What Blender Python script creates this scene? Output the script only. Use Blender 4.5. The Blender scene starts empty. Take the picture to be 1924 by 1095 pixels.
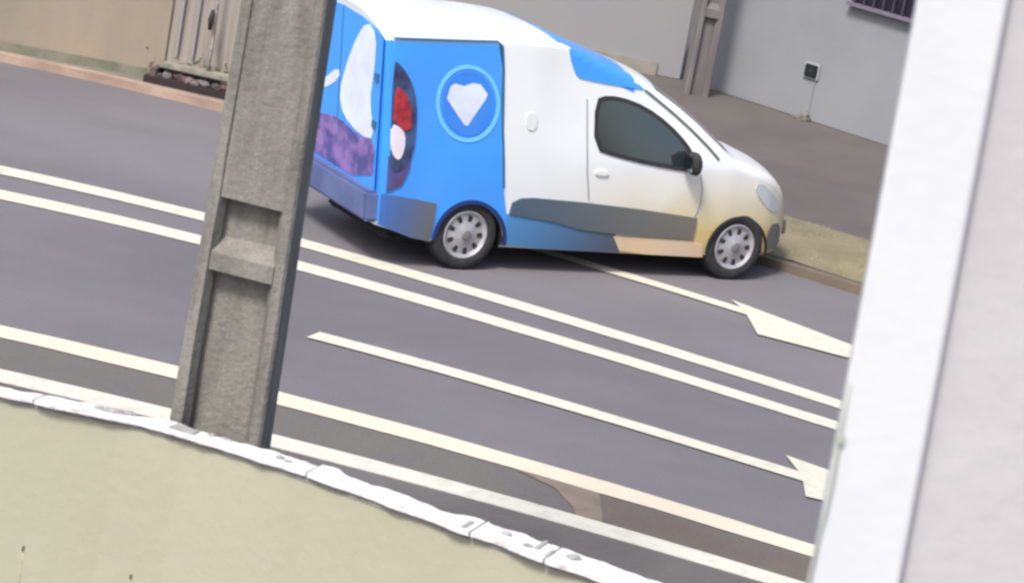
import bpy, bmesh, math, random
from mathutils import Vector, Matrix, noise
random.seed(7)
R = math.radians
C = bpy.context.scene.collection
sc = bpy.context.scene

# ------------------------------------------------------------------ camera
TH, RO, CH, F = R(14.0), R(10.5), 5.41, 5195.0
cd = bpy.data.cameras.new('camera'); cam = bpy.data.objects.new('camera', cd); C.objects.link(cam)
rv = Vector((1, 0, 0)); uv = Vector((0, math.sin(TH), math.cos(TH)))
cx = rv*math.cos(RO) + uv*math.sin(RO); cy = uv*math.cos(RO) - rv*math.sin(RO); cz = cx.cross(cy)
m = Matrix((cx, cy, cz)).transposed().to_4x4(); m.translation = (0, 0, CH)
cam.matrix_world = m
cd.sensor_width = 36; cd.lens = F/1924*36; cd.clip_end = 2000; cd.clip_start = .05
cd.dof.use_dof = True; cd.dof.focus_distance = 20.5; cd.dof.aperture_fstop = 6.3
sc.camera = cam
sc.render.resolution_x, sc.render.resolution_y = 1024, 582
try: sc.cycles.filter_width = 2.6
except Exception: pass

# ------------------------------------------------------------------ world, sun, exposure
SUN_EL, SUN_AZ = R(52), R(205)      # azimuth clockwise from +Y: behind and left of the camera
w = bpy.data.worlds.new('World'); sc.world = w; w.use_nodes = True
nt = w.node_tree; bg = nt.nodes['Background']
sky = nt.nodes.new('ShaderNodeTexSky'); sky.sky_type = 'NISHITA'; sky.sun_disc = False
sky.sun_elevation = SUN_EL; sky.sun_rotation = SUN_AZ; sky.air_density = 1.0; sky.dust_density = 4.0
nt.links.new(sky.outputs[0], bg.inputs[0]); bg.inputs[1].default_value = .115
sd = bpy.data.lights.new('sun', 'SUN'); sun = bpy.data.objects.new('sun', sd); C.objects.link(sun)
sd.energy = 2.1; sd.angle = R(12); sd.color = (1, .95, .88)
sv = Vector((math.sin(SUN_AZ)*math.cos(SUN_EL), math.cos(SUN_AZ)*math.cos(SUN_EL), math.sin(SUN_EL)))
sun.rotation_euler = sv.to_track_quat('Z', 'Y').to_euler()
sc.view_settings.view_transform = 'Standard'; sc.view_settings.look = 'None'; sc.view_settings.gamma = 1
sc.view_settings.exposure = 0.87

# ------------------------------------------------------------------ helpers
def mat(name, col, rough=.8, col2=None, scale=3., bump=0., bscale=60., metal=0., coat=0., stretch=None,
        detail=6., ramp=(.35, .65), spec=.5, fine=0.):
    M = bpy.data.materials.new(name); M.use_nodes = True; t = M.node_tree; b = t.nodes['Principled BSDF']
    b.inputs['Base Color'].default_value = (*col, 1); b.inputs['Roughness'].default_value = rough
    b.inputs['Metallic'].default_value = metal; b.inputs['Coat Weight'].default_value = coat
    b.inputs['Specular IOR Level'].default_value = spec
    tc = t.nodes.new('ShaderNodeTexCoord'); mp = t.nodes.new('ShaderNodeMapping')
    t.links.new(tc.outputs['Object'], mp.inputs[0])
    if stretch: mp.inputs['Scale'].default_value = stretch
    last = None
    if col2:
        n = t.nodes.new('ShaderNodeTexNoise'); n.inputs['Scale'].default_value = scale; n.inputs['Detail'].default_value = detail
        n.inputs['Roughness'].default_value = .6
        r = t.nodes.new('ShaderNodeValToRGB'); r.color_ramp.elements[0].position = ramp[0]; r.color_ramp.elements[1].position = ramp[1]
        r.color_ramp.elements[0].color = (*col, 1); r.color_ramp.elements[1].color = (*col2, 1)
        t.links.new(mp.outputs[0], n.inputs[0]); t.links.new(n.outputs[0], r.inputs[0])
        last = r.outputs[0]
    if fine:
        n3 = t.nodes.new('ShaderNodeTexNoise'); n3.inputs['Scale'].default_value = 90; n3.inputs['Detail'].default_value = 3
        r3 = t.nodes.new('ShaderNodeValToRGB'); r3.color_ramp.elements[0].position = .3; r3.color_ramp.elements[1].position = .7
        r3.color_ramp.elements[0].color = (1-fine, 1-fine, 1-fine, 1); r3.color_ramp.elements[1].color = (1, 1, 1, 1)
        t.links.new(tc.outputs['Object'], n3.inputs[0]); t.links.new(n3.outputs[0], r3.inputs[0])
        mx = t.nodes.new('ShaderNodeMix'); mx.data_type = 'RGBA'; mx.blend_type = 'MULTIPLY'; mx.inputs[0].default_value = 1
        if last: t.links.new(last, mx.inputs[6])
        else: mx.inputs[6].default_value = (*col, 1)
        t.links.new(r3.outputs[0], mx.inputs[7]); last = mx.outputs[2]
    if last: t.links.new(last, b.inputs['Base Color'])
    if bump:
        n2 = t.nodes.new('ShaderNodeTexNoise'); n2.inputs['Scale'].default_value = bscale; n2.inputs['Detail'].default_value = 4
        bp = t.nodes.new('ShaderNodeBump'); bp.inputs['Strength'].default_value = bump; bp.inputs['Distance'].default_value = .01
        t.links.new(tc.outputs['Object'], n2.inputs[0]); t.links.new(n2.outputs[0], bp.inputs['Height'])
        t.links.new(bp.outputs[0], b.inputs['Normal'])
    return M

def obj(name, bm, M, parent=None, smooth=False, loc=None):
    me = bpy.data.meshes.new(name); bmesh.ops.recalc_face_normals(bm, faces=bm.faces); bm.to_mesh(me); bm.free()
    for x in (M if isinstance(M, (list, tuple)) else [M]): me.materials.append(x)
    o = bpy.data.objects.new(name, me); C.objects.link(o)
    if smooth:
        for p in me.polygons: p.use_smooth = True
    if parent: o.parent = parent
    if loc: o.location = loc
    return o
def thing(name, label, cat, loc=(0, 0, 0), rz=0., group=None):
    o = bpy.data.objects.new(name, None); C.objects.link(o); o.location = loc; o.rotation_euler = (0, 0, rz)
    o['label'] = label; o['category'] = cat
    if group: o['group'] = group
    return o
def tag(o, label, cat, group=None, kind=None):
    o['label'] = label; o['category'] = cat
    if group: o['group'] = group
    if kind: o['kind'] = kind
    return o
def struct(name, bm, M, smooth=False):
    o = obj(name, bm, M, smooth=smooth); o['kind'] = 'structure'; return o
def box(bm, a, b, bev=0.):
    r = bmesh.ops.create_cube(bm, size=1)
    vs = r['verts']
    for v in vs: v.co = Vector([(a[i]+b[i])/2 + v.co[i]*(b[i]-a[i]) for i in range(3)])
    if bev:
        es = list({e for v in vs for e in v.link_edges}); bmesh.ops.bevel(bm, geom=es, offset=bev, segments=2, affect='EDGES')
def tube(bm, pts, rad, seg=8):
    pts = [Vector(p) for p in pts]; rings = []
    for i, p in enumerate(pts):
        d = (pts[min(i+1, len(pts)-1)] - pts[max(i-1, 0)]).normalized()
        a = d.orthogonal().normalized() if abs(d.z) > .9 else d.cross(Vector((0, 0, 1))).normalized()
        b = d.cross(a); rr = rad[i] if isinstance(rad, (list, tuple)) else rad
        rings.append([bm.verts.new(p + (a*math.cos(2*math.pi*k/seg) + b*math.sin(2*math.pi*k/seg))*rr) for k in range(seg)])
    for i in range(len(rings)-1):
        for k in range(seg):
            bm.faces.new((rings[i][k], rings[i][(k+1) % seg], rings[i+1][(k+1) % seg], rings[i+1][k]))
    bm.faces.new(rings[0][::-1]); bm.faces.new(rings[-1])
def prism(bm, poly, z0, z1):
    a = [bm.verts.new((x, y, z0)) for x, y in poly]; b = [bm.verts.new((x, y, z1)) for x, y in poly]
    n = len(poly); fs = [bm.faces.new(a[::-1]), bm.faces.new(b)]
    for i in range(n): bm.faces.new((a[i], a[(i+1) % n], b[(i+1) % n], b[i]))

# road frame: s runs along the street, n across it (away from the camera)
AL = R(-19.9)
T = Vector((math.cos(AL), math.sin(AL))); N = Vector((-math.sin(AL), math.cos(AL)))
def sn(s, n): p = T*s + N*n; return (p.x, p.y)
def bendc(s, n=24.):              # the street bends gently: lateral drift of a line whose offset is n
    c = -9-.62*(n-20) if n > 20 else -9+1.17*(20-n)
    k = min(1, max(0, (n-16)/4)); a_ = (.022+.023*k) if s < c else (.010+.005*k)
    d_ = min(abs(s-c), 6.5); return -a_*d_*d_ - 2*a_*d_*(abs(s-c)-d_)*.6
def strip(bm, n0, n1, s0, s1, z0, z1=None, step=.4, wob=0.):
    """band between two offsets; flat if z1 is None, else a solid from z0 to z1"""
    k = max(1, int(abs(s1-s0)/step)); A = []
    for i in range(k+1):
        s = s0 + (s1-s0)*i/k
        f0 = n0(s) if callable(n0) else n0; f1 = n1(s) if callable(n1) else n1
        e0 = wob*noise.noise((s*2.3, f0, 3)); e1 = wob*noise.noise((s*2.1, 7, f1))
        A.append((sn(s, f0+bendc(s, f0)+e0), sn(s, f1+bendc(s, f1)+e1)))
    lo = [[bm.verts.new((*p, z0)) for p in a] for a in A]
    if z1 is None:
        for i in range(k): bm.faces.new((lo[i][0], lo[i+1][0], lo[i+1][1], lo[i][1]))
        return
    hi = [[bm.verts.new((*p, z1)) for p in a] for a in A]
    for i in range(k):
        bm.faces.new((hi[i][0], hi[i+1][0], hi[i+1][1], hi[i][1])); bm.faces.new((lo[i][0], lo[i][1], lo[i+1][1], lo[i+1][0]))
        bm.faces.new((lo[i][0], lo[i+1][0], hi[i+1][0], hi[i][0])); bm.faces.new((lo[i][1], hi[i][1], hi[i+1][1], lo[i+1][1]))
    for i in (0, k): bm.faces.new((lo[i][0], lo[i][1], hi[i][1], hi[i][0]))

# ------------------------------------------------------------------ ground, road and pavements
asphalt = mat('asphalt', (.138, .132, .147), .93, (.195, .184, .204), .28, bump=.4, bscale=110, fine=.32, ramp=(.35, .65), stretch=(.6, 1, 1))
paint = mat('road_paint', (.61, .59, .50), .7, (.45, .435, .37), 9, bump=.15, fine=.15, ramp=(.5, .85))
paint_w = mat('road_paint_warm', (.66, .56, .45), .7, (.62, .60, .48), 2.2, bump=.15, fine=.12)
kerbw = mat('kerb_whitewash', (.60, .59, .52), .85, (.42, .41, .37), 8, bump=.4, fine=.15, ramp=(.5, .8))
kerbp = mat('kerb_pinkish', (.43, .32, .255), .85, (.28, .20, .16), 2.5, bump=.4, fine=.2)
pave = mat('pavement', (.135, .125, .125), .9, (.10, .092, .088), 1.2, bump=.4, bscale=40, fine=.2)
pave_far = mat('pavement_far', (.095, .086, .083), .92, (.118, .105, .098), .9, bump=.4, bscale=30, fine=.2)
dirt = mat('gutter_dirt', (.132, .122, .126), .95, (.140, .132, .114), 1.6, bump=.5, bscale=60, fine=.25)

bm = bmesh.new(); prism(bm, [(-400, -60), (400, -60), (400, 600), (-400, 600)], -.5, -.03); struct('ground', bm, pave_far)
S0, S1 = -60, 50
bm = bmesh.new(); strip(bm, 15.0, 24.4, S0, S1, 0); struct('road', bm, asphalt)
bm = bmesh.new(); strip(bm, 15.303, 16.12, S0, S1, .004, wob=.03); struct('gutter', bm, dirt)
bm = bmesh.new(); strip(bm, 15.10, 15.30, S0, S1, -.02, .12); struct('kerb_near', bm, kerbw)
bm = bmesh.new(); strip(bm, lambda s: 9.6-bendc(s, 9.6), lambda s: 15.097, S0, S1, -.02, .115); struct('pavement_near', bm, pave)
bm = bmesh.new(); strip(bm, 24.06, 24.20, S0, -9.5, -.02, .08); struct('kerb_far', bm, kerbp)
bm = bmesh.new(); strip(bm, 24.06, 24.20, -9.495, S1, -.02, .078); struct('kerb_far', bm, mat('kerb_brown', (.17, .135, .105), .9, (.12, .10, .075), 2.5, bump=.4, fine=.2))
bm = bmesh.new(); strip(bm, 24.203, 26.2, S0, -11.2, .05, .081, step=1.); struct('footway_far', bm, mat('footway', (.20, .19, .165), .9, (.15, .14, .12), 2, bump=.4, fine=.2))
bm = bmesh.new(); strip(bm, lambda s: 24.203, lambda s: 60-bendc(s, 60)-8, S0, S1, -.02, .075, step=1.); struct('pavement_far', bm, pave_far)

def line(n, wd, s0, s1, M=paint, z=.008, name='lane_line'):
    bm = bmesh.new(); strip(bm, n-wd/2, n+wd/2, s0, s1, z, step=.2, wob=.012); return struct(name, bm, M)
line(20.08, .26, S0, S1, name='centre_line'); line(19.40, .26, S0, S1, name='centre_line')
line(16.26, .25, S0, S1, paint_w, name='edge_line')
def arrow(n, s0, s1, far, near, tip):
    bm = bmesh.new(); hz = .012
    def P(s_, nn): return bm.verts.new((*sn(s_, nn+bendc(s_, nn)+.008*noise.noise((s_*3, nn*3, 0))), hz))
    k = int((s1-s0)/.2); w_ = .10; rows = []
    for i in range(k+1):
        x = s0+(s1+.16-s0)*i/k; rows.append((P(x, n-w_), P(x, n+w_)))
    for r0, r1 in zip(rows, rows[1:]): bm.faces.new((r0[0], r1[0], r1[1], r0[1]))
    rows = []; hz = .015            # head: two barbs running to a point
    for i in range(12):
        t = i/12; L = [(p[0]+(tip[0]-p[0])*t, p[1]+(tip[1]-p[1])*t) for p in (near, (s1, n), far)]; rows.append([P(*p) for p in L])
    tp = P(*tip)
    for r0, r1 in zip(rows, rows[1:]):
        bm.faces.new((r0[0], r1[0], r1[1], r0[1])); bm.faces.new((r0[1], r1[1], r1[2], r0[2]))
    bm.faces.new((rows[-1][0], tp, rows[-1][1])); bm.faces.new((rows[-1][1], tp, rows[-1][2]))
    for v in bm.verts: v.normal_update()
    return struct('arrow_marking', bm, paint)
arrow(17.76, -7.85, -4.10, (-4.33, 18.15), (-3.95, 17.32), (-1.9, 17.80))
arrow(22.07, -8.7, -5.82, (-6.02, 22.32), (-5.50, 21.42), (-3.7, 21.80))
bm = bmesh.new(); strip(bm, 15.31, 16.10, -4.95, 3, .007, step=.2, wob=.03); struct('gutter_silt', bm, mat('silt_brown', (.125, .10, .092), .95, (.135, .118, .10), 2.5, bump=.5, fine=.25))
# tan sand washed into the gutter
bm = bmesh.new()
vs = [sn(s, n+bendc(s, n)) for s, n in ((-5.6, 16.13), (-5.3, 16.13), (-5.0, 16.12), (-4.86, 15.80), (-4.66, 15.31), (-4.80, 15.31), (-5.02, 15.72), (-5.25, 15.98))]
f = bm.faces.new([bm.verts.new((*p, .010)) for p in vs]); bmesh.ops.triangulate(bm, faces=[f])
struct('gutter_stain', bm, mat('sand', (.21, .17, .135), .95, (.16, .135, .11), 6, bump=.5))

# ------------------------------------------------------------------ near boundary wall with chipped white coping
cream = mat('cream_paint', (.385, .388, .302), .75, (.36, .355, .262), .8, bump=.25, bscale=18, fine=.05)
plaster = mat('coping_white', (.72, .715, .73), .8, (.44, .395, .43), 11, bump=1., bscale=30, ramp=(.54, .80), fine=.15)
mortar = mat('coping_mortar', (.34, .34, .34), .95, (.25, .25, .25), 12, bump=.8, bscale=60)
ZC = 1.6
wl = thing('boundary_wall', 'long cream boundary wall with chipped white coping in the foreground', 'wall', (*sn(-5, 10.4), 0))
inv = Matrix.Translation(wl.location).inverted()
def under(root, name, bm, M, smooth=False):
    bmesh.ops.transform(bm, matrix=Matrix.Translation(-Vector(root.location)), verts=bm.verts)
    return obj(name, bm, M, root, smooth)
def wn(s):                        # near edge of the coping, measured at its top
    pts = [(-30, 6.2), (-6.9, 10.02), (-6.03, 10.30), (-5.58, 10.44), (-5.25, 10.50), (-4.66, 10.49), (-3.84, 10.405), (-3.04, 10.32), (10, 8.9)]
    for (a, x), (b, y) in zip(pts, pts[1:]):
        if s <= b: return x + (y-x)*max(0, (s-a))/(b-a)
    return pts[-1][1]
def wstrip(bm, o0, o1, s0, s1, z0, z1, step=.07, j0=0., j1=0., jz=0.):
    k = max(1, int((s1-s0)/step)); L = []
    for i in range(k+1):
        s = s0+(s1-s0)*i/k
        a = o0 + j0*noise.fractal((s*6, 1.3, 0), 1, 2, 4); b = o1 + j1*noise.fractal((s*5, 8.3, 0), 1, 2, 4); h = z1 + jz*noise.noise((s*7, 3, 2))
        p, q = sn(s, wn(s)+a), sn(s, wn(s)+b)
        L.append([bm.verts.new((*p, z0)), bm.verts.new((*q, z0)), bm.verts.new((*q, h)), bm.verts.new((*p, h))])
    for i in range(k):
        for c in range(4): bm.faces.new((L[i][c], L[i][(c+1) % 4], L[i+1][(c+1) % 4], L[i+1][c]))
    bm.faces.new(L[0][::-1]); bm.faces.new(L[-1])
bm = bmesh.new(); wstrip(bm, .035, .10, -14, 6, -.02, ZC-.052, .3); under(wl, 'wall_face', bm, cream)
bm = bmesh.new(); wstrip(bm, .03, .105, -14, 6, ZC-.05, ZC-.022, .2); under(wl, 'mortar_bed', bm, mortar)
# coping slabs of uneven length; the two leftmost have worn through along the middle
WS = [.10, .12, .12, .15, .17, .175, .19, .2, .2, .2]
s = -9.0; lens = [1.9, 1.22, 1.30, .83, .36, .52, .27, .9, 1.2, 1.2]
for i, L in enumerate(lens):
    bm = bmesh.new(); wstrip(bm, 0, WS[i], s+.004, s+L-.004, ZC-.021, ZC-.001*(i % 3), .02, .022, .05, .010)
    under(wl, 'coping_slab', bm, plaster); s += L
# broken flakes and smears of mortar left lying on the coping
for s0, s1, o0, o1 in ((-5.60, -5.50, .05, .10), (-5.28, -5.16, .02, .10), (-5.05, -5.0, .08, .11), (-3.80, -3.78, .02, .09), (-3.47, -3.45, .08, .18), (-3.40, -3.385, .03, .10)):
    bm = bmesh.new(); wstrip(bm, o0, o1, s0, s1, ZC-.005, ZC+.006, .03, .03, .04, .004); under(wl, 'mortar_smear', bm, mortar)

for k in range(9):
    s0 = (-5.62, -5.55, -5.49, -5.1, -4.75, -4.7, -3.62, -3.5, -3.3)[k]; bm = bmesh.new(); bmesh.ops.create_icosphere(bm, subdivisions=2, radius=1)
    r0 = random.uniform(.012, .026); c = Vector((*sn(s0, wn(s0)+random.uniform(.05, .11)), ZC+r0*.25))
    for v in bm.verts: v.co = c + Vector((v.co.x*1.5, v.co.y, v.co.z*.6))*r0*(1+.5*noise.noise(v.co*1.6+Vector((k, 0, 0))))
    under(wl, 'mortar_crumb', bm, mortar)
# dry stalks standing up in front of the wall, at the lower left corner
stalkM = mat('dry_stalk', (.42, .40, .28), .8, (.2, .19, .12), 20)
def pix(px, py, Y):               # where the ray of a pixel crosses the plane y = Y (used to survey near objects)
    x, y = px-962, py-547.5; a = x*math.cos(RO)+y*math.sin(RO); b = x*math.sin(RO)-y*math.cos(RO)
    d = Vector((a/F, math.cos(TH)+b/F*math.sin(TH), -math.sin(TH)+b/F*math.cos(TH))); return Vector((0, 0, CH)) + d*(Y/d.y)
for (a, b, Y, lab) in (((44, 1030), (30, 1140), 9.6, 'taller dry stalk with dark seed head in front of the cream wall, at the left'),
                       ((246, 1083), (236, 1150), 9.6, 'shorter dry stalk whose tip just shows at the bottom edge, right of the taller one')):
    top, bot = pix(*a, Y), pix(*b, Y); base = Vector((bot.x, Y, 0.)); t = thing('dry_stalk', lab, 'plant', base, 0, 'dry stalks by the wall')
    bm = bmesh.new(); tube(bm, [(0, 0, 0), (bot.x-base.x, 0, bot.z), (top.x-base.x, 0, top.z)], [.006, .004, .003], 6); obj('stem', bm, stalkM, t, True)
    bm = bmesh.new(); bmesh.ops.create_icosphere(bm, subdivisions=2, radius=.008)
    for v in bm.verts: v.co = Vector((v.co.x*.8, v.co.y*.8, v.co.z*1.5))*(1+.3*noise.noise(v.co*200)) + Vector((top.x-base.x, 0, top.z))
    obj('seed_head', bm, mat('seed', (.09, .085, .06), .9), t)
# low ground in front of the wall belongs to the same yard
bm = bmesh.new(); prism(bm, [(-30, -20), (30, -20), (30, 8), (-30, 16)], -.025, -.01); struct('yard', bm, pave)

# ------------------------------------------------------------------ near concrete pole (double T section with recesses)
concrete = mat('weathered_concrete', (.130, .126, .112), .92, (.245, .238, .218), 1.6, bump=.8, bscale=30, stretch=(6, 6, .9), fine=.25, ramp=(.28, .62))
conc_dark = mat('stained_concrete', (.075, .07, .065), .95, (.16, .15, .13), 5, bump=.5, stretch=(3, 3, .6))
def t_pole(name, label, loc, rz, wb, wt, dp, h, ribs, M, wf=.2, wb_=.03):
    t = thing(name, label, 'utility pole', loc, rz)
    W = lambda z: wb+(wt-wb)*z/h
    fl = wf                                  # share of the width taken by each flange
    for sx in (-1, 1):
        bm = bmesh.new(); r = []
        for z in [0]+[i*.25 for i in range(1, int(h/.25))]+[h]:
            a = W(z)/2; b = a*(1-2*fl)+.006*noise.noise((z*3, sx, 0)); D = dp*(.75+.25*W(z)/wb)/2
            r.append([bm.verts.new((sx*x, y, z)) for x, y in ((a, -D+.012), (a-.012, -D), (b+.01, -D), (b-.015, -D+.05), (b-.015, D-.05), (b+.01, D), (a-.012, D), (a, D-.012))])
        for i in range(len(r)-1):
            for k in range(8): bm.faces.new((r[i][k], r[i][(k+1) % 8], r[i+1][(k+1) % 8], r[i+1][k]))
        bm.faces.new(r[0]); bm.faces.new(r[-1])
        obj('flange', bm, M, t)
    bm = bmesh.new(); r = []
    for z in (0, h):
        a = W(z)/2*(1-2*fl)-.012; r.append([bm.verts.new(p) for p in ((-a, -wb_, z), (a, -wb_, z), (a, wb_, z), (-a, wb_, z))])
    for k in range(4): bm.faces.new((r[0][k], r[0][(k+1) % 4], r[1][(k+1) % 4], r[1][k]))
    bm.faces.new(r[0]); bm.faces.new(r[1]); obj('web', bm, M, t)
    for z, hh in ribs:
        for sy in (-1, 1):
            bm = bmesh.new(); ws = lambda q: W(q)/2*(1-2*fl)+.003; dd = lambda q: dp*(.75+.25*W(q)/wb)/2
            sl = .06 if hh < 1 else .02       # ledges slope up towards the web
            za, zb = z-hh/2, z+hh/2; pr = -.012 if hh > 1 else -.006
            f = [bm.verts.new(p) for p in ((-ws(za), sy*(dd(za)+pr), za), (ws(za), sy*(dd(za)+pr), za-.012), (ws(zb), sy*(dd(zb)+pr), zb-.012), (-ws(zb), sy*(dd(zb)+pr), zb))]
            g = [bm.verts.new(p) for p in ((-ws(za), sy*(wb_+.001), za), (ws(za), sy*(wb_+.001), za-.012), (ws(zb), sy*(wb_+.001), zb+sl), (-ws(zb), sy*(wb_+.001), zb+sl))]
            bm.faces.new(f); bm.faces.new(g)
            for k in range(4): bm.faces.new((f[k], f[(k+1) % 4], g[(k+1) % 4], g[k]))
            obj('rib', bm, M, t)
    return t
PL = pix(328, 782, 12.0); PR = pix(508, 830, 12.0)
pole = t_pole('concrete_pole', 'weathered grey concrete pole with recessed panels standing behind the cream wall', ((PL.x+PR.x)/2-.012, 12.05, .115), R(-6), .475, .21, .26, 9.0,
              [(.55, .1), (2.205, .080), (5.70, 6.40)], concrete, .15, .03)

# ------------------------------------------------------------------ far side: walls, meter niche, gate, pole, planter, verge
beige = mat('beige_wall', (.31, .255, .195), .85, (.235, .205, .165), 1.1, bump=.3, bscale=25, stretch=(1, 1, .35), fine=.08)
greyw = mat('grey_wall', (.205, .215, .235), .8, (.235, .245, .262), .7, bump=.2, bscale=20, fine=.06)
bw = thing('beige_wall', 'stained beige rendered wall beyond the far kerb at the upper left', 'wall', (-7, 27.36, .075))
bm = bmesh.new(); box(bm, (-6, 0, 0), (3.15, .2, 2.4), .01); obj('wall_face', bm, beige, bw)
bm = bmesh.new(); box(bm, (-6, -.03, .0), (3.14, -.003, .1)); obj('plinth', bm, mat('mossy_plinth', (.20, .19, .15), .9, (.12, .13, .09), 5, bump=.5), bw)
gw = thing('gate_pillar', 'grey streaked concrete gate pillar at the end of the beige wall', 'gate pillar', (-4.1, 27.4, .075))
stk = mat('streaked_render', (.235, .21, .185), .85, (.295, .265, .24), 3, bump=.4, stretch=(5, 5, .3), ramp=(.4, .6))
bm = bmesh.new(); box(bm, (.262, -.05, 0), (1.35, .35, 2.6), .012); obj('pillar_body', bm, stk, gw)
for i, xx in enumerate((.36, .52)):
    bm = bmesh.new(); tube(bm, [(xx, -.085, .3), (xx, -.085, 2.55)], .014, 8); obj('conduit', bm, mat('conduit_grey', (.27, .245, .26), .7), gw)

wA, wB = Vector((1.65, 33.35)), Vector((4.9, 30.6))   # foot of the grey wall right of the far pole
d = (wB-wA).normalized(); ang = math.atan2(d.y, d.x); Lw = 16.
g2 = thing('grey_wall', 'plain grey house wall with a dark meter niche beyond the van', 'wall', (wA.x, wA.y, .075), ang)
bm = bmesh.new(); box(bm, (-.08, 0, 0), (Lw, .25, 3.2), .01); obj('wall_face', bm, greyw, g2)
def onwall(px, py):               # survey a pixel on the grey wall's plane -> local x, z
    x, y = px-962, py-547.5; a = x*math.cos(RO)+y*math.sin(RO); b = x*math.sin(RO)-y*math.cos(RO)
    dd = Vector((a/F, math.cos(TH)+b/F*math.sin(TH), -math.sin(TH)+b/F*math.cos(TH))); nn = Vector((-d.y, d.x, 0))
    tt = (Vector((wA.x, wA.y, CH))-Vector((0, 0, CH))).dot(nn)/dd.dot(nn); P = Vector((0, 0, CH))+dd*tt
    return (P.x-wA.x)*d.x+(P.y-wA.y)*d.y, P.z-.075
nx, nz = onwall(1528, 133)
bm = bmesh.new(); box(bm, (nx-.115, -.03, nz-.10), (nx+.105, -.003, nz+.09), .006); fr = obj('meter_box', bm, mat('meter_frame', (.30, .32, .33), .6), g2)
bm = bmesh.new(); box(bm, (nx-.095, -.045, nz-.08), (nx+.085, -.031, nz+.07), .01); obj('door', bm, mat('meter_black', (.012, .014, .018), .4), fr)
bm = bmesh.new(); box(bm, (nx-.03, -.052, nz-.03), (nx+.03, -.046, nz+.02), .002); obj('window', bm, mat('meter_window', (.03, .035, .04), .2), fr)
bm = bmesh.new(); tube(bm, [(nx+.06, -.012, nz-.1), (nx+.06, -.012, .07)], .007, 6); obj('conduit', bm, mat('conduit_pale', (.25, .26, .25), .7), g2)
bm = bmesh.new(); box(bm, (nx-.10, -.10, 0), (nx+.12, -.002, .035), .006); box(bm, (nx+.0, -.08, .036), (nx+.09, -.01, .075), .004)
obj('drain_spout', bm, mat('drain_pale', (.24, .22, .17), .9, (.08, .075, .06), 14), g2)
# dark window grille at the top right
gx0, gz0 = onwall(1612, 0); gx1, gz1 = onwall(1722, 40); gz = (gz0+gz1)/2
bm = bmesh.new(); box(bm, (gx0-.05, -.05, gz0-.02), (gx0+1.9, -.003, gz0+1.1)); wd = obj('window', bm, mat('window_dark', (.014, .011, .022), .35), g2)
for i in range(14):
    bm = bmesh.new(); x0 = gx0+i*.135; box(bm, (x0, -.085, gz0-.03), (x0+.022, -.055, gz0+1.1)); obj('bar', bm, mat('grille', (.05, .04, .075), .5) if i == 0 else bpy.data.materials['grille'], wd)
bm = bmesh.new(); box(bm, (gx0-.08, -.11, gz0-.075), (gx0+1.95, -.002, gz0-.035)); obj('sill', bm, mat('sill_purple', (.14, .12, .17), .7), wd)
g3 = thing('pale_wall', 'pale grey garage wall behind the white and blue van', 'wall', (wA.x-.11, wA.y+.05, .075), R(176))
bm = bmesh.new(); box(bm, (0, -.25, 0), (9, 0, 3.4), .01)
obj('wall_face', bm, mat('pale_wall', (.225, .232, .25), .8, (.25, .245, .25), .5, bump=.2, bscale=20), g3)
bm = bmesh.new(); box(bm, (0.3, .003, 0), (8.6, .03, .16)); obj('plinth', bm, mat('ochre_plinth', (.21, .185, .14), .9, (.24, .235, .22), 4), g3)
FP = pix(1310, 162, 32.3)
t_pole('far_concrete_pole', 'thin brownish grey pole in front of the far grey walls', (FP.x, 32.55, .075), R(14), .30, .20, .2, 8., [(1., .1), (2., .1), (3, .1)],
       mat('far_pole_concrete', (.17, .16, .155), .9, (.12, .11, .12), 3, stretch=(3, 3, .5), bump=.3), .22)

# storm drain with a pale concrete lid, rubble and weeds, by the far kerb; a bare stake beside it
pl = thing('storm_drain', 'dark kerb drain opening under a pale concrete lid, full of rubble', 'drain', (-3.50, 26.99, .0), R(-11))
bm = bmesh.new(); box(bm, (-.52, .02, .02), (.60, .42, .15), .004); obj('opening', bm, mat('drain_dark', (.022, .013, .016), .9), pl)
slab = mat('drain_lid', (.30, .29, .24), .9, (.19, .19, .16), 7, bump=.8, fine=.2)
bm = bmesh.new(); box(bm, (-.40, .10, .235), (.66, .32, .285), .012)
for v in bm.verts: v.co += Vector((0, .02*noise.noise(v.co*3), .008*noise.noise(v.co*5)))
obj('lid', bm, slab, pl)
for k in range(16):
    bm = bmesh.new(); bmesh.ops.create_icosphere(bm, subdivisions=2, radius=1); r0 = random.uniform(.028, .05)
    c = Vector((random.uniform(-.50, .54), random.uniform(.05, .16), .15+r0*.5)); o_ = Vector((k*3.1, 0, 0))
    for v in bm.verts: v.co = c + Vector((v.co.x*1.3, v.co.y*.8, v.co.z*.85))*r0*(1+.45*noise.noise(v.co*1.4+o_))
    obj('rubble', bm, mat('rubble_%s' % ('grey', 'red', 'dark')[k % 3], ((.13, .12, .125), (.13, .055, .045), (.06, .045, .05))[k % 3], .9, bump=.8), pl)
for xx in (-.47, .60): 
    bm = bmesh.new(); box(bm, (xx, .04, .08), (xx+.07, .30, .234), .006); obj('side_stone', bm, mat('drain_side', (.10, .075, .075), .9, (.05, .035, .035), 9, bump=.6), pl)
leafM = mat('weed_leaf', (.16, .22, .12), .6, (.27, .31, .20), 8)
bm = bmesh.new()
for k in range(240):
    c = Vector((random.uniform(-.75, .62), random.gauss(.36, .05), .22+abs(random.gauss(0, .09))))
    a = random.uniform(0, 6.28); l = random.uniform(.02, .045); dv = Vector((math.cos(a), math.sin(a), random.uniform(-.2, .5)))*l; e = dv.cross(Vector((0, 0, 1))).normalized()*l*.35
    bm.faces.new([bm.verts.new(p) for p in (c-dv, c+e, c+dv, c-e)])
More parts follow.
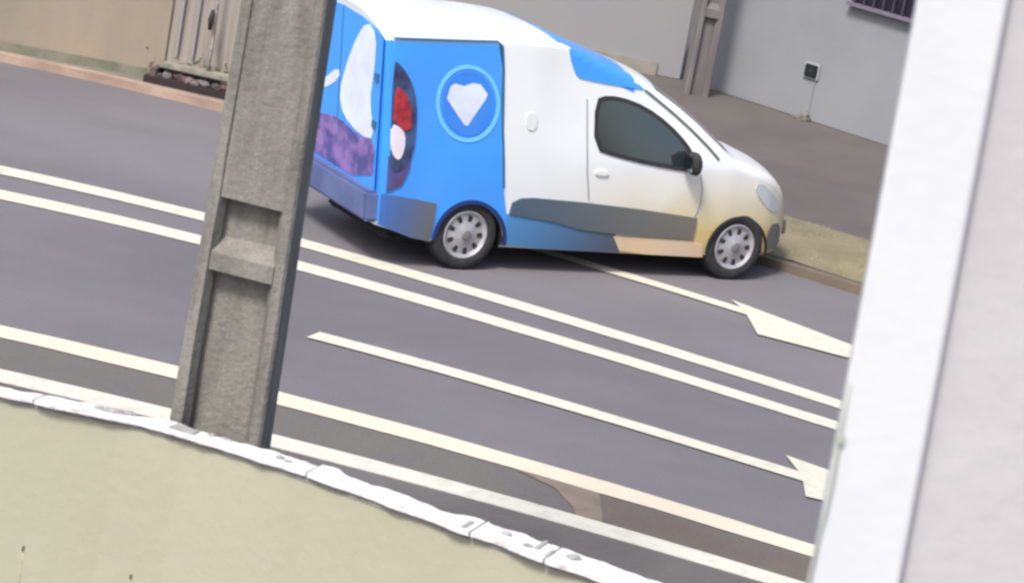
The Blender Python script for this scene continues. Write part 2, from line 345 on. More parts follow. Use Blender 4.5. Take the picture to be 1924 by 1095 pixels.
we = obj('weeds', bm, leafM); we.location = pl.location; we.rotation_euler = pl.rotation_euler; tag(we, 'small pale green weeds growing behind the lid of the kerb drain', 'weeds', kind='stuff')
sp = thing('stake', 'thin pale stake standing behind the kerb drain, tied near its top', 'stake', (-3.40, 27.18, .07))
bm = bmesh.new(); tube(bm, [(0, 0, 0), (.015, 0, .4), (.01, .01, .8), (-.01, .0, 1.35)], [.022, .020, .017, .015], 8); obj('post', bm, mat('stake_bark', (.34, .30, .30), .8, (.12, .10, .09), 14), sp, True)
bm = bmesh.new(); tube(bm, [(-.028, -.03, .64), (-.03, -.035, .74), (-.022, -.03, .84)], [.02, .028, .016], 8); obj('tie', bm, mat('tie_black', (.02, .02, .025), .8), sp, True)

# grassy verge right of the van's nose
earth = mat('verge_earth', (.16, .145, .085), .95, (.215, .19, .12), 3, bump=.9, bscale=40)
bm = bmesh.new(); prof = [(24.22, .078), (24.4, .10), (24.9, .16), (25.5, .15), (26.0, .078)]
rows = []
for i in range(41):
    s = -7.6+i*.2; e = min(1, (s+7.6)/1.0)
    rows.append([bm.verts.new((*sn(s, 24.22+(n-24.22)*(.3+.7*e)+bendc(s)+.03*noise.noise((s*4, n, 0))), .076+(z-.076)*e+.012*noise.noise((s*3, n*3, 1))+.003)) for n, z in prof])
for i in range(40):
    for k in range(4): bm.faces.new((rows[i][k], rows[i+1][k], rows[i+1][k+1], rows[i][k+1]))
struct('verge', bm, earth, True)
bm = bmesh.new()
for k in range(9000):
    s = random.uniform(-7.5, .4); n = 24.24+random.random()*1.66; dens = noise.noise((s*1.8, n*2.2, 5))
    if dens < -.05+.25*random.random() or (n < 24.5 and random.random() < .7): continue
    x, y = sn(s, n+bendc(s)); h = random.uniform(.02, .055); a = random.uniform(0, 6.28); e = Vector((math.cos(a), math.sin(a), 0))*.006
    z = .076+.065*math.sin(max(0, min(1, (n-24.22)/1.78))*3.14)*min(1, (s+7.6))
    b0 = Vector((x, y, z)); tip = b0+Vector((random.uniform(-.02, .02), random.uniform(-.02, .02), h))
    bm.faces.new([bm.verts.new(b0-e), bm.verts.new(b0+e), bm.verts.new(tip)])
gr = obj('grass', bm, mat('verge_grass', (.25, .235, .10), .8, (.34, .30, .15), 5)); tag(gr, 'thin yellowish green grass on the verge ahead of the van', 'grass', kind='stuff')

# ------------------------------------------------------------------ own building at the right: white corner pilaster and grey wall
white_ren = mat('white_render', (.585, .605, .63), .7, (.55, .575, .61), 1.5, bump=.12, bscale=30)
grey_ren = mat('lilac_grey_render', (.43, .422, .445), .85, (.465, .46, .48), 2.5, bump=.22, bscale=22, fine=.05)
Yb = 5.0
A0, A1, B0, B1 = pix(1725, 0, Yb), pix(1895, 0, Yb), pix(1521, 1095, Yb), pix(1690, 1095, Yb)
def ext(a, b, z): t_ = (z-a.z)/(b.z-a.z); return a.x+(b.x-a.x)*t_
hb = thing('house', 'near house wall with a white corner pilaster along the right side', 'house', (.8, Yb, 0))
bm = bmesh.new(); zs = (0, 7.5)
q = [[bm.verts.new(p) for p in ((ext(A0, B0, z)-.8, 0, z), (ext(A1, B1, z)-.8, 0, z), (ext(A1, B1, z)-.8, .2, z), (ext(A0, B0, z)-.8+.02, .2, z))] for z in zs]
for k in range(4): bm.faces.new((q[0][k], q[0][(k+1) % 4], q[1][(k+1) % 4], q[1][k]))
bm.faces.new(q[0]); bm.faces.new(q[1]); bmesh.ops.bevel(bm, geom=[e for e in bm.edges], offset=.006, segments=3, affect='EDGES')
obj('pilaster', bm, white_ren, hb, False)
bm = bmesh.new(); q = [[bm.verts.new(p) for p in ((ext(A1, B1, z)-.8+.002, .035, z), (4.5, .035, z), (4.5, .25, z), (ext(A1, B1, z)-.8+.002, .25, z))] for z in zs]
for k in range(4): bm.faces.new((q[0][k], q[0][(k+1) % 4], q[1][(k+1) % 4], q[1][k]))
bm.faces.new(q[0]); bm.faces.new(q[1]); obj('wall', bm, grey_ren, hb)
cb = []
for px, py in ((1600, 720), (1583, 822), (1574, 880), (1560, 950), (1543, 1010), (1523, 1095), (1505, 1180)): cb.append(pix(px-5, py, Yb-.004)-Vector((.8, Yb, 0)))
bm = bmesh.new(); tube(bm, cb, .0036, 8); obj('cable', bm, mat('cable_white', (.36, .39, .35), .5), hb, True)
bm = bmesh.new(); c0 = pix(1580, 826, Yb-.006)-Vector((.8, Yb, 0)); box(bm, (c0.x-.007, c0.y-.004, c0.z-.008), (c0.x+.006, c0.y+.004, c0.z+.008), .001); obj('cable_clip', bm, bpy.data.materials['cable_white'], hb)

# ------------------------------------------------------------------ the van (local: x forward from the rear axle, y left, z up)
VX, VY, VPS, SH, HW = -.46, 22.06, R(32), .115, .82
u = Vector((math.cos(VPS), math.sin(VPS), 0)); v_ = Vector((-math.sin(VPS), math.cos(VPS), 0))
o0 = Vector((VX, VY, 0)) + v_*HW
van = thing('delivery_van', 'small white delivery van with blue livery panels and a tall cargo box', 'van', o0, VPS)
def shear(bm):
    for v in bm.verts: v.co.x -= SH*(v.co.z-.3)
def interp(tb, x):
    if x <= tb[0][0]: return tb[0][1]
    for (a, p), (b, q) in zip(tb, tb[1:]):
        if x <= b: t = (x-a)/(b-a); return p+(q-p)*t
    return tb[-1][1]
def sinterp(tb, x, h=.05): return (interp(tb, x-h)+2*interp(tb, x)+interp(tb, x+h))/4
TOP = [(-.80, 1.86), (-.77, 1.89), (-.70, 1.915), (-.5, 1.93), (0, 1.945), (.5, 1.955), (.84, 1.945), (1.0, 1.89), (1.3, 1.775), (1.62, 1.66), (1.75, 1.61), (2.0, 1.48), (2.2, 1.36), (2.42, 1.205),
       (2.60, 1.08), (2.8, 1.02), (3.0, .955), (3.12, .89), (3.22, .79), (3.30, .62), (3.34, .45)]
WID = [(-.80, .955), (-.76, .985), (-.65, 1.), (2.3, 1.), (2.6, .992), (2.9, .955), (3.05, .91), (3.2, .81), (3.28, .70), (3.34, .55)]
BOT = [(-.80, .34), (-.5, .26), (-.3, .22), (0, .2), (2.4, .18), (2.9, .19), (3.2, .22), (3.34, .28)]
TUM = [(-.8, .05), (.6, .05), (1.2, .13), (1.8, .22), (2.6, .25), (3.4, .1)]
CR = [(-.8, .15), (-.2, .11), (.25, .07), (.88, .04), (1.4, .05), (1.8, .055), (2.5, .05), (3.1, .04), (3.34, .02)]
RAD = [(-.8, .05), (.8, .06), (1.2, .06), (2.4, .07), (2.8, .09), (3.34, .06)]
def zt(x): return sinterp(TOP, x, .03)
def halfw(x, z):
    base = HW*sinterp(WID, x, .03)
    w_ = base - sinterp(TUM, x)*max(0, z-.98)**1.15 - .025*max(0, (.55-z)/.35)**2 - .012*abs(z-.75)
    r = sinterp(RAD, x); t = zt(x)
    if z > t-r: k = min(1, (z-(t-r))/r); w_ -= r*(1-math.sqrt(max(0, 1-k*k)))
    return w_
def section(x):
    t = zt(x); r = sinterp(RAD, x); b = sinterp(BOT, x); P = [(0, b), (.4*HW, b)]
    zz = [b+.0]+[b+.04+(t-r-b-.04)*i/26 for i in range(27)]
    P.append((halfw(x, b+.04)-.05, b))
    for z in zz[1:]: P.append((halfw(x, z), z))
    for i in range(1, 7):
        a = i/6*math.pi/2; P.append((halfw(x, t-r+.0001)-r*(1-math.cos(a)), t-r+r*math.sin(a)))
    y1 = P[-1][0]; cr = sinterp(CR, x)
    for i in range(1, 9): y = y1*(1-i/8); P.append((y, t+cr*(1-(y/y1)**3)))
    return P
def bulge(x, y):                  # the nose, screen and roof front bow forward towards the middle
    k = max(0, min(1, (x-.9)/.8)); return x + k*.17*(1-(y/HW)**2) if x > .9 else (x-(.03*(1-(y/HW)**2) if x < -.7 else 0))
bm = bmesh.new(); st = [-.80+.01*i for i in range(6)]+[-.74+.045*i for i in range(int((3.16+.74)/.045)+1)]+[3.19, 3.22, 3.25, 3.28, 3.31, 3.34]
rows = []
for x in st:
    P = section(x); ring = [(-y, z) for y, z in P] + [(y, z) for y, z in reversed(P[1:-1])]
    rows.append([bm.verts.new((bulge(x, y), y, z)) for y, z in ring])
nr = len(rows[0])
for i in range(len(rows)-1):
    for k in range(nr): bm.faces.new((rows[i][k], rows[i][(k+1) % nr], rows[i+1][(k+1) % nr], rows[i+1][k]))
h = nr//2                         # end caps as quads across the width
for row in (rows[0], rows[-1]):
    for k in range(0, h):
        a, b, c, e = row[k], row[k+1], row[(nr-k-1) % nr], row[(nr-k) % nr]
        vs = []
        for q_ in (a, b, c, e):
            if q_ not in vs: vs.append(q_)
        if len(vs) > 2: bm.faces.new(vs)
vanwhite = mat('van_white', (.74, .77, .80), .32, (.70, .73, .75), 1.2, coat=.4, bump=0)
blue = mat('livery_blue', (.045, .32, .88), .35, (.055, .285, .84), 1.2, coat=.3)
blue_d = mat('livery_blue_deep', (.03, .19, .70), .35, (.04, .23, .76), 3, coat=.3)
blue_l = mat('livery_blue_light', (.16, .52, .95), .4)
t_ = vanwhite.node_tree; b_ = t_.nodes['Principled BSDF']; src = b_.inputs['Base Color'].links[0].from_socket
tc_ = t_.nodes.new('ShaderNodeTexCoord'); sp_ = t_.nodes.new('ShaderNodeSeparateXYZ'); t_.links.new(tc_.outputs['Object'], sp_.inputs[0])
def mrange(sock, a, b):
    n = t_.nodes.new('ShaderNodeMapRange'); n.inputs[1].default_value = a; n.inputs[2].default_value = b; t_.links.new(sock, n.inputs[0]); return n.outputs[0]
def mul(a, b):
    n = t_.nodes.new('ShaderNodeMath'); n.operation = 'MULTIPLY'; t_.links.new(a, n.inputs[0]); t_.links.new(b, n.inputs[1]); return n.outputs[0]
no_ = t_.nodes.new('ShaderNodeTexNoise'); no_.inputs['Scale'].default_value = 3; no_.inputs['Detail'].default_value = 6; t_.links.new(tc_.outputs['Object'], no_.inputs[0])
fac = mul(mul(mrange(sp_.outputs[2], 1.0, .42), mrange(sp_.outputs[0], .6, 2.1)), mrange(no_.outputs[0], .05, .45))
mx_ = t_.nodes.new('ShaderNodeMix'); mx_.data_type = 'RGBA'; t_.links.new(fac, mx_.inputs[0]); t_.links.new(src, mx_.inputs[6]); mx_.inputs[7].default_value = (.58, .46, .20, 1)
t_.links.new(mx_.outputs[2], b_.inputs['Base Color'])
def gradx(M, stops):               # paint that changes along the length of the van (object x)
    t = M.node_tree; b = t.nodes['Principled BSDF']; tc = t.nodes.new('ShaderNodeTexCoord'); sp = t.nodes.new('ShaderNodeSeparateXYZ')
    mr = t.nodes.new('ShaderNodeMapRange'); mr.inputs[1].default_value = stops[0][0]; mr.inputs[2].default_value = stops[-1][0]
    cr = t.nodes.new('ShaderNodeValToRGB'); L_ = stops[-1][0]-stops[0][0]
    t.links.new(tc.outputs['Object'], sp.inputs[0]); t.links.new(sp.outputs[0], mr.inputs[0]); t.links.new(mr.outputs[0], cr.inputs[0])
    for i, (x, c) in enumerate(stops):
        e = cr.color_ramp.elements[i] if i < 2 else cr.color_ramp.elements.new((x-stops[0][0])/L_)
        e.position = (x-stops[0][0])/L_; e.color = (*c, 1)
    t.links.new(cr.outputs[0], b.inputs['Base Color']); return M
black = mat('wheel_well_black', (.012, .012, .014), .9)
ARCH = [(.05, .255, .315), (2.745, .235, .315)]
def cutters():
    out = []
    for cx_, cz_, r_ in ARCH:
        for sy in (-1, 1):
            b2 = bmesh.new(); g = bmesh.ops.create_cone(b2, cap_ends=True, segments=56, radius1=r_, radius2=r_, depth=.60)
            bmesh.ops.rotate(b2, verts=b2.verts, matrix=Matrix.Rotation(R(90), 3, 'X')); bmesh.ops.translate(b2, verts=b2.verts, vec=(cx_, sy*.86, cz_))
            bmesh.ops.recalc_face_normals(b2, faces=b2.faces)
            me = bpy.data.meshes.new('cut'); b2.to_mesh(me); b2.free(); me.materials.append(black); ob = bpy.data.objects.new('cut', me); C.objects.link(ob); out.append(ob)
    return out
CUT = cutters()
def carve(o):                     # cut the wheel arches out of a mesh object, then bake the result
    for c in CUT:
        mo = o.modifiers.new('b', 'BOOLEAN'); mo.object = c; mo.operation = 'DIFFERENCE'; mo.solver = 'EXACT'
    par, o.parent = o.parent, None
    bpy.context.view_layer.update()
    me = bpy.data.meshes.new_from_object(o.evaluated_get(bpy.context.evaluated_depsgraph_get())); o.modifiers.clear(); o.data = me; o.parent = par
    return o
def finish(o, smooth=True, ang=35):
    b3 = bmesh.new(); b3.from_mesh(o.data); shear(b3); b3.to_mesh(o.data); b3.free()
    if smooth:
        for p in o.data.polygons: p.use_smooth = True
        o.data.set_sharp_from_angle(angle=R(ang))
    return o
body = obj('body', bm, [vanwhite, black, bpy.data.materials['livery_blue']], van); carve(body)
for p in body.data.polygons:
    c = p.center
    for cx_, cz_, r_ in ARCH:
        dd = math.hypot(c.x-cx_, c.z-cz_); hwc = halfw(c.x, c.z)
        if dd < r_+.02 and abs(c.y) < hwc-.004 and abs(abs(c.y)-.56) < .31 and abs(p.normal.y) < .6 and dd > r_-.03: p.material_index = 1
        if dd < r_+.001 and abs(abs(c.y)-.56) < .02: p.material_index = 1
    if .80 < c.x < 1.60 and p.normal.z > .8 and c.z > zt(c.x)-.02: p.material_index = 2
    if .915 < c.x < 1.60 and c.z > zt(c.x)-.085 and p.normal.z > -.1: p.material_index = 2
    if c.x < -.737 and .40 < c.z < 1.85: p.material_index = 2
finish(body)

def flat_poly(poly, gx=.04, tri=True):
    b = bmesh.new(); f = b.faces.new([b.verts.new((x, 0, z)) for x, z in poly])
    if tri: bmesh.ops.triangulate(b, faces=[f])
    xs = [p[0] for p in poly]; zs_ = [p[1] for p in poly]
    x = min(xs)+gx
    while x < max(xs): bmesh.ops.bisect_plane(b, geom=b.verts[:]+b.edges[:]+b.faces[:], plane_co=(x, 0, 0), plane_no=(1, 0, 0)); x += gx
    z = min(zs_)+gx
    while z < max(zs_): bmesh.ops.bisect_plane(b, geom=b.verts[:]+b.edges[:]+b.faces[:], plane_co=(0, 0, z), plane_no=(0, 0, 1)); z += gx
    return b
def patch(name, poly, M, off=.004, side=-1, parent=None, cut=False, gx=.04, thick=.012, label=None):
    """a panel lying on the van's side, traced in x, z, with its own thickness"""
    b = flat_poly(poly, gx, name != 'side_panel')
    fr_ = {v: v.co.copy() for v in b.verts}
    ext_ = bmesh.ops.extrude_face_region(b, geom=b.faces[:]); newv = [g for g in ext_['geom'] if isinstance(g, bmesh.types.BMVert)]
    nv = set(newv)
    for v in b.verts:
        x, z = v.co.x, v.co.z; y = side*(halfw(x, z)+.006+(off if v in nv else off-thick)); v.co = Vector((bulge(x, y) if abs(y) < HW else x, y, z))
    o = obj(name, b, M, parent or van)
    if cut: carve(o)
    if label: o['label'] = label
    return finish(o, 'window' in name or 'lens' in name)
def smoothpoly(pts, it=2):        # Chaikin corner cutting
    for _ in range(it):
        q = []
        for i in range(len(pts)):
            a, b = pts[i], pts[(i+1) % len(pts)]
            q += [(a[0]*.75+b[0]*.25, a[1]*.75+b[1]*.25), (a[0]*.25+b[0]*.75, a[1]*.25+b[1]*.75)]
        pts = q
    return pts
def ribbon(pts, wd):              # closed band along a path in x, z
    L, Rr = [], []
    for i, p in enumerate(pts):
        a = Vector(pts[max(i-1, 0)]); b = Vector(pts[min(i+1, len(pts)-1)]); t = (b-a).normalized(); nn = Vector((-t.y, t.x))*wd/2
        L.append((p[0]+nn.x, p[1]+nn.y)); Rr.append((p[0]-nn.x, p[1]-nn.y))
    return L+Rr[::-1]
teal = mat('panel_gap', (.03, .13, .26), .6)
decal = mat('decal_white', (.66, .74, .88), .4, (.58, .62, .80), 5)
plastic = mat('grey_plastic', (.115, .118, .118), .55, (.15, .145, .13), 3, bump=.1)
rubber = mat('rubber', (.016, .016, .018), .8, (.03, .03, .032), 20)
glassM = mat('dark_glass', (.022, .030, .032), .06, spec=1.0, coat=1.); glassM.node_tree.nodes['Principled BSDF'].inputs['IOR'].default_value = 1.6
bumperM = gradx(mat('bumper_livery_fade', (.1, .1, .1), .5), [(-.80, (.045, .13, .40)), (-.30, (.13, .13, .118))])
sillM = gradx(mat('sill_livery_fade', (.1, .1, .1), .5), [(.40, (.07, .24, .50)), (1.45, (.075, .09, .12))])
mouldM = gradx(mat('moulding_fade', (.1, .1, .1), .55), [(.42, (.06, .10, .15)), (2.25, (.155, .145, .115))])
for side in (-1, 1):
    K = dict(side=side)
    patch('side_panel', [(-.76, 1.845), (-.3, 1.865), (.19, 1.89), (.235, 1.86), (.25, 1.55), (.27, 1.2), (.31, .8), (.36, .55), (.40, .40), (.40, .26), (0.3950, 0.2550), (0.3908, 0.3090), (0.3781, 0.3616), (0.3574, 0.4116), (0.3291, 0.4578), (0.2940, 0.4990), (0.2528, 0.5341), (0.2066, 0.5624), (0.1566, 0.5831), (0.1040, 0.5958), (0.0500, 0.6000), (-0.0040, 0.5958), (-0.0566, 0.5831), (-0.1066, 0.5624), (-0.1528, 0.5341), (-0.1940, 0.4990), (-0.2291, 0.4578), (-0.2574, 0.4116), (-0.2781, 0.3616), (-0.2908, 0.3090), (-0.2950, 0.2550), (-.33, .27), (-.35, .56), (-.5, .585), (-.76, .62)], blue, off=.002, label='blue livery side panel', **K)
    patch('panel_seam', ribbon([(-.74, 1.868), (-.3, 1.888), (.2, 1.913), (.245, 1.88), (.262, 1.7), (.268, 1.5), (.28, 1.2), (.305, .95), (.325, .72)], .020), teal, off=.005, gx=.03, **K)
    patch('slope_panel', [(.90, zt(.90)-.025), (.925, 1.80), (.97, 1.70), (1.02, 1.665), (1.3, 1.63), (1.66, 1.60)]+[(x_, zt(x_)-.025) for x_ in (1.6, 1.5, 1.4, 1.3, 1.2, 1.1, 1.0, .95)], blue, off=.003, label='blue livery panel on the sloping roof front', **K)
    patch('lower_sill', [(.375, .50), (.385, .24), (.7, .215), (1.53, .20), (1.46, .37), (1.2, .40), (.8, .50)], sillM, off=.004, **K)
    patch('side_moulding', [(.40, .50), (.42, .60), (.50, .64), (.62, .65), (1.1, .635), (1.7, .60), (2.27, .55), (2.25, .355), (1.7, .365), (1.44, .375), (1.1, .40), (.8, .46)], mouldM, off=.014, thick=.025, label='grey plastic side moulding', **K)
    patch('door_sill', [(1.44, .355), (2.2, .345), (2.36, .31), (2.38, .195), (1.8, .20), (1.52, .225)], mat('sill_sand', (.68, .47, .30), .5, (.66, .52, .36), 3), off=.005, cut=True, **K)
    # bumper wrap of the rear quarter
    patch('rear_bumper_side', [(-.79, .61), (-.5, .59), (-.30, .56), (-.305, .42), (-.325, .235), (-.5, .26), (-.79, .35)], bumperM, off=.012, thick=.03, **K)
    patch('arch_lip', ribbon([(ARCH[0][0]+.333*math.cos(a), ARCH[0][1]+.333*math.sin(a)) for a in [R(-5+i*6) for i in range(32)]], .034), mat('arch_navy', (.008, .028, .15), .6), off=.010, gx=.03, **K)
    patch('arch_lip', ribbon([(ARCH[1][0]+.330*math.cos(a), ARCH[1][1]+.330*math.sin(a)) for a in [R(-5+i*6) for i in range(32)]], .026), rubber, off=.008, gx=.03, **K)
    # livery roundel: ring, deep field, pale pointed emblem
    cc = (-.055, 1.395); ring = [(cc[0]+.292*math.cos(a), cc[1]+.305*math.sin(a)) for a in [R(i*6) for i in range(60)]]
    rm = bmesh.new()
    patch('roundel', [(cc[0]+.245*math.cos(a), cc[1]+.262*math.sin(a)) for a in [R(i*6) for i in range(60)]], blue_d, off=.006, gx=.03, **K)
    for h0 in (0, 30):
        patch('roundel_ring', ribbon([(cc[0]+.282*math.cos(a), cc[1]+.298*math.sin(a)) for a in [R(h0*6+i*6) for i in range(31)]], .030), blue_l, off=.0075, gx=.03, **K)
    em = [(-.255, 1.425), (-.225, 1.525), (-.185, 1.55), (-.10, 1.535), (-.02, 1.565), (.05, 1.56), (.12, 1.485), (.095, 1.43), (.02, 1.325), (-.055, 1.215), (-.085, 1.225), (-.16, 1.31)]
    patch('emblem', em, decal, off=.009, gx=.03, **K)
    # door window
    win = [(1.17, 1.50), (1.175, 1.09), (1.40, 1.035), (1.75, .985), (2.10, .95), (2.24, .96), (2.18, 1.12), (2.02, 1.27), (1.80, 1.41), (1.55, 1.51), (1.30, 1.545)]
    patch('window_frame', smoothpoly(win, 1), rubber, off=.005, gx=.04, **K)
    gl = [(1.20, 1.47), (1.205, 1.115), (1.40, 1.065), (1.75, 1.02), (2.08, .99), (2.17, 1.0), (2.12, 1.12), (1.98, 1.25), (1.78, 1.38), (1.55, 1.475), (1.32, 1.51)]
    patch('window', smoothpoly(gl, 1), glassM, off=.008, gx=.04, **K)
    # shut lines
    patch('shut_line', ribbon([(1.09, 1.50), (1.10, 1.2), (1.12, .9), (1.16, .66)], .010), mat('shut_grey', (.30, .33, .36), .7), off=.0025, gx=.05, **K)
    patch('shut_line', ribbon([(2.27, .93), (2.30, .8), (2.29, .66), (2.25, .56)], .009), bpy.data.materials['shut_grey'], off=.0025, gx=.05, **K)
    patch('screen_seal', ribbon([(1.66, 1.600), (1.78, 1.53), (1.95, 1.43), (2.15, 1.30), (2.33, 1.17), (2.45, 1.07)], .020), mat('seal', (.10, .125, .12), .6), off=.005, gx=.03, **K)
    patch('door_handle', smoothpoly([(1.20, .875), (1.21, .92), (1.33, .91), (1.33, .875)], 1), vanwhite, off=.010, thick=.02, gx=.05, **K)
    patch('fuel_flap', smoothpoly([(.50, 1.36), (.50, 1.22), (.60, 1.21), (.61, 1.35)], 1), mat('flap_grey', (.66, .69, .70), .4), off=.003, gx=.05, **K)
    # tail lamp: dark housing, red upper lens, white lower lens, wrapping round the corner
    lh = [(-.745, 1.70), (-.68, 1.66), (-.58, 1.53), (-.535, 1.38), (-.53, 1.15), (-.55, .97), (-.62, .84), (-.70, .79), (-.745, .84)]
    lo_ = patch('tail_lamp', smoothpoly(lh, 1), mat('lamp_housing', (.05, .10, .24), .3, (.03, .025, .07), 6), off=.018, thick=.05, gx=.03, **K)
    r1 = patch('red_lens', [(-.735, 1.40), (-.71, 1.49), (-.64, 1.45), (-.585, 1.33), (-.58, 1.17), (-.64, 1.14), (-.69, 1.19), (-.74, 1.22)], mat('lens_red', (.50, .045, .05), .2, (.22, .02, .035), 9), off=.026, thick=.02, gx=.03, parent=lo_, **K)
    r2 = patch('clear_lens', smoothpoly([(-.748, 1.19), (-.69, 1.18), (-.63, 1.12), (-.63, 1.0), (-.67, .90), (-.725, .93), (-.748, 1.0)], 1), mat('lens_white', (.66, .60, .72), .25, (.75, .68, .70), 9), off=.026, thick=.02, gx=.03, parent=lo_, **K)
    r3 = patch('bumper_cap', [(-.755, .93), (-.70, .86), (-.56, .96), (-.57, .84), (-.63, .70), (-.755, .63)], mat('plum_plastic', (.09, .05, .13), .5, (.04, .10, .34), 5), off=.014, thick=.03, gx=.03, **K)

# side mirrors
for side in (-1, 1):
    yb = side*(halfw(2.15, 1.05)+.11)
    b = bmesh.new(); bmesh.ops.create_icosphere(b, subdivisions=3, radius=1)
    for v in b.verts: v.co = Vector((2.13+.055*v.co.x, yb+.085*max(-1, min(1, v.co.y*1.15)), 1.045+.095*max(-1, min(1, v.co.z*1.15))))
    mo = obj('mirror', b, rubber, van, True); finish(mo)
    b = bmesh.new(); box(b, (2.10, min(yb, side*.74), .97), (2.16, max(yb, side*.74), 1.01), .01); finish(obj('mirror_arm', b, rubber, mo))
    b = bmesh.new(); box(b, (2.068, yb-.065, .98), (2.074, yb+.065, 1.11), .002); finish(obj('mirror_glass', b, mat('mirror_glass', (.4, .42, .45), .05, metal=1), mo))

# rear face: doors, window decal, bumper, plate
XR = -.83
def rearpatch(name, poly, M, off=.004, thick=.01, parent=None, label=None):
    b = bmesh.new(); f = [b.verts.new((XR-off, y-HW, z)) for y, z in poly]; g = [b.verts.new((XR-off+thick, y-HW, z)) for y, z in poly]
    b.faces.new(f); b.faces.new(g[::-1]); n = len(poly)
    for i in range(n): b.faces.new((f[i], f[(i+1) % n], g[(i+1) % n], g[i]))
    o = obj(name, b, M, parent or van)
    if label: o['label'] = label
    return finish(o, True, 30)
rearpatch('rear_door', [(.085, .62), (.80, .62), (.80, 1.965), (.45, 1.945), (.2, 1.90), (.085, 1.87)], blue, label='right rear door')
rearpatch('rear_door', [(.82, .62), (1.555, .62), (1.555, 1.87), (1.44, 1.90), (1.19, 1.945), (.82, 1.965)], blue, .004, label='left rear door')
rearpatch('door_decal', smoothpoly([(.38, 1.93), (.20, 1.86), (.20, 1.55), (.25, 1.30), (.11, 1.02), (.38, 1.0), (.70, 1.08), (.795, 1.25), (.70, 1.50), (.55, 1.75)], 1), decal, .008, label='pale uneven livery shape')
rearpatch('door_stripe', smoothpoly([(.85, 1.45), (.8, 1.36), (1.1, 1.20), (1.3, 1.2), (1.3, 1.26), (1.1, 1.28)], 1), decal, .008)
rearpatch('door_seam', [(.80, .62), (.82, .62), (.82, 1.95), (.80, 1.95)], teal, .003)
rearpatch('lower_panel', smoothpoly([(.10, 1.04), (.4, .98), (.8, 1.05), (1.2, .98), (1.54, 1.03), (1.54, .64), (.10, .64)], 1), mat('plum_livery', (.07, .07, .26), .4, (.25, .16, .42), 5, ramp=(.45, .6)), .009)
b = bmesh.new(); box(b, (XR-.09, -HW+.05, .36), (XR+.10, HW-.05, .62), .03); finish(obj('rear_bumper', b, mat('bumper_blue', (.06, .09, .22), .5, (.12, .16, .32), 2), van))
0 and rearpatch('number_plate', [(.60, .68), (1.04, .68), (1.04, .80), (.60, .80)], mat('plate_white', (.55, .56, .55), .4), .014)
rearpatch('hinge', [(.10, 1.50), (.16, 1.50), (.16, 1.56), (.10, 1.56)], teal, .02, .02)
rearpatch('hinge', [(.10, 1.12), (.16, 1.12), (.16, 1.18), (.10, 1.18)], teal, .02, .02)

# windscreen, bonnet line, headlights, front bumper (seen from the far side)
def toppatch(name, xs, yl, M, off=.005, nx=10, ny=14):
    b = bmesh.new(); G = []
    for i in range(nx+1):
        x = xs[0]+(xs[1]-xs[0])*i/nx; row = []
        for j in range(ny+1):
            t = zt(x); r = sinterp(RAD, x); y1 = halfw(x, t-r+.0001)-r; y = y1*yl*(-1+2*j/ny)
            row.append((Vector((bulge(x, y), y, t+sinterp(CR, x)*(1-abs(y/y1)**3)))))
        G.append(row)
    up = [[b.verts.new(p+Vector((0, 0, off))) for p in row] for row in G]; dn = [[b.verts.new(p-Vector((0, 0, .006))) for p in row] for row in G]
    for i in range(nx):
        for j in range(ny):
            b.faces.new((up[i][j], up[i+1][j], up[i+1][j+1], up[i][j+1])); b.faces.new((dn[i][j], dn[i][j+1], dn[i+1][j+1], dn[i+1][j]))
    for i in range(nx):
        for j in (0, ny): b.faces.new((up[i][j], up[i+1][j], dn[i+1][j], dn[i][j]))
    for j in range(ny):
        for i in (0, nx): b.faces.new((up[i][j], up[i][j+1], dn[i][j+1], dn[i][j]))
    return finish(obj(name, b, M, van))
toppatch('windscreen', (1.78, 2.56), .97, glassM)
for side in (-1, 1):
    patch('headlight', smoothpoly([(2.86, .80), (2.90, .90), (3.12, .76), (3.20, .62), (3.10, .60)], 1), mat('headlight', (.5, .55, .58), .1, coat=1.), off=.001, thick=.02, side=side)
    patch('bumper_side', smoothpoly([(3.08, .50), (3.24, .50), (3.25, .26), (3.06, .26)], 1), plastic, off=.008, side=side)
b = bmesh.new(); box(b, (3.35, -.42, .30), (3.55, .42, .50), .04); finish(obj('front_bumper', b, plastic, van))
b = bmesh.new(); box(b, (3.30, -.36, .56), (3.515, .36, .66), .02); finish(obj('grille', b, rubber, van))
# underbody so that the road is not seen through below the sills
b = bmesh.new(); box(b, (-.6, -.55, .16), (3.1, .55, .215), .02); finish(obj('underbody', b, black, van))

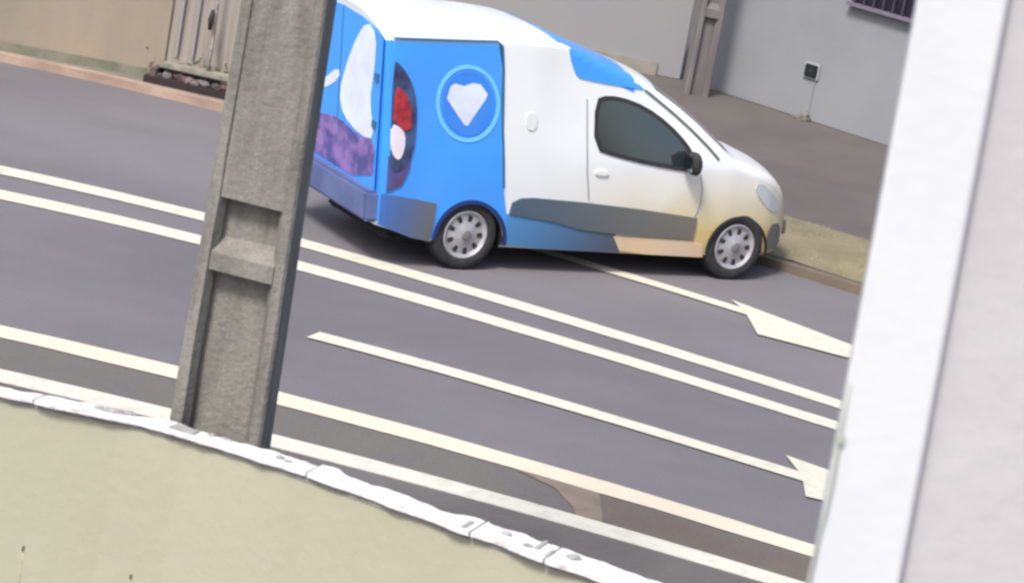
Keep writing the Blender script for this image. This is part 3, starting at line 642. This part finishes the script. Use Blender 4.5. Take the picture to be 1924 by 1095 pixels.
# wheels
steel = mat('wheel_silver', (.40, .39, .42), .35, (.52, .51, .52), 10, metal=.5)
def lathe(b, prof, y0, side, seg=48):
    rings = []
    for r_, y in prof:
        rings.append([b.verts.new((r_*math.cos(2*math.pi*k/seg), y0+side*y, r_*math.sin(2*math.pi*k/seg))) for k in range(seg)] if r_ > 1e-6 else [b.verts.new((0, y0+side*y, 0))])
    for A_, B_ in zip(rings, rings[1:]):
        for k in range(seg):
            a = [A_[k % len(A_)], A_[(k+1) % len(A_)], B_[(k+1) % len(B_)], B_[k % len(B_)]]; q_ = []
            for e in a:
                if e not in q_: q_.append(e)
            if len(q_) > 2: b.faces.new(q_)
for wx in (0.015, 2.72):
    for side in (-1, 1):
        wh = obj('wheel', (lambda b: (lathe(b, [(.20, -.17), (.285, -.165), (.298, -.15), (.300, -.09), (.300, -.05), (.292, -.01), (.27, .004), (.215, .004), (.20, -.012), (.20, -.17)], 0, side), b)[1])(bmesh.new()), rubber, van, True)
        wh.location = (wx, side*.80, .30)
        b = bmesh.new(); lathe(b, [(.205, -.03), (.205, -.002), (.195, .004), (.182, -.006), (.165, -.018), (.12, -.012), (.075, .0), (.06, .008), (.03, .014), (0, .015)], 0, side)
        rim = obj('rim', b, steel, wh, True); rim.data.set_sharp_from_angle(angle=R(40))
        for k in range(9):
            a0 = k*2*math.pi/9; b = bmesh.new(); P = []
            for rr, aw in ((.098, .10), (.125, .14), (.155, .13), (.163, .10)): P.append((rr, aw))
            loop = [(r_*math.cos(a0-w_), r_*math.sin(a0-w_)) for r_, w_ in P]+[(r_*math.cos(a0+w_), r_*math.sin(a0+w_)) for r_, w_ in reversed(P)]
            f0 = [b.verts.new((x, side*(-.0135+.004), z)) for x, z in loop]; f1 = [b.verts.new((x, side*(-.03), z)) for x, z in loop]
            b.faces.new(f0); b.faces.new(f1)
            for i in range(len(loop)): b.faces.new((f0[i], f0[(i+1) % len(loop)], f1[(i+1) % len(loop)], f1[i]))
            obj('slot', b, rubber, rim)
        b = bmesh.new(); lathe(b, [(.045, .008), (.045, .018), (.035, .022), (0, .022)], 0, side, 20); obj('hub_cap', b, mat('hub_grey', (.16, .16, .17), .5), rim, True)
for c in CUT: bpy.data.objects.remove(c, do_unlink=True)
# things below the parent: wheels lean with nothing; tidy unused meshes
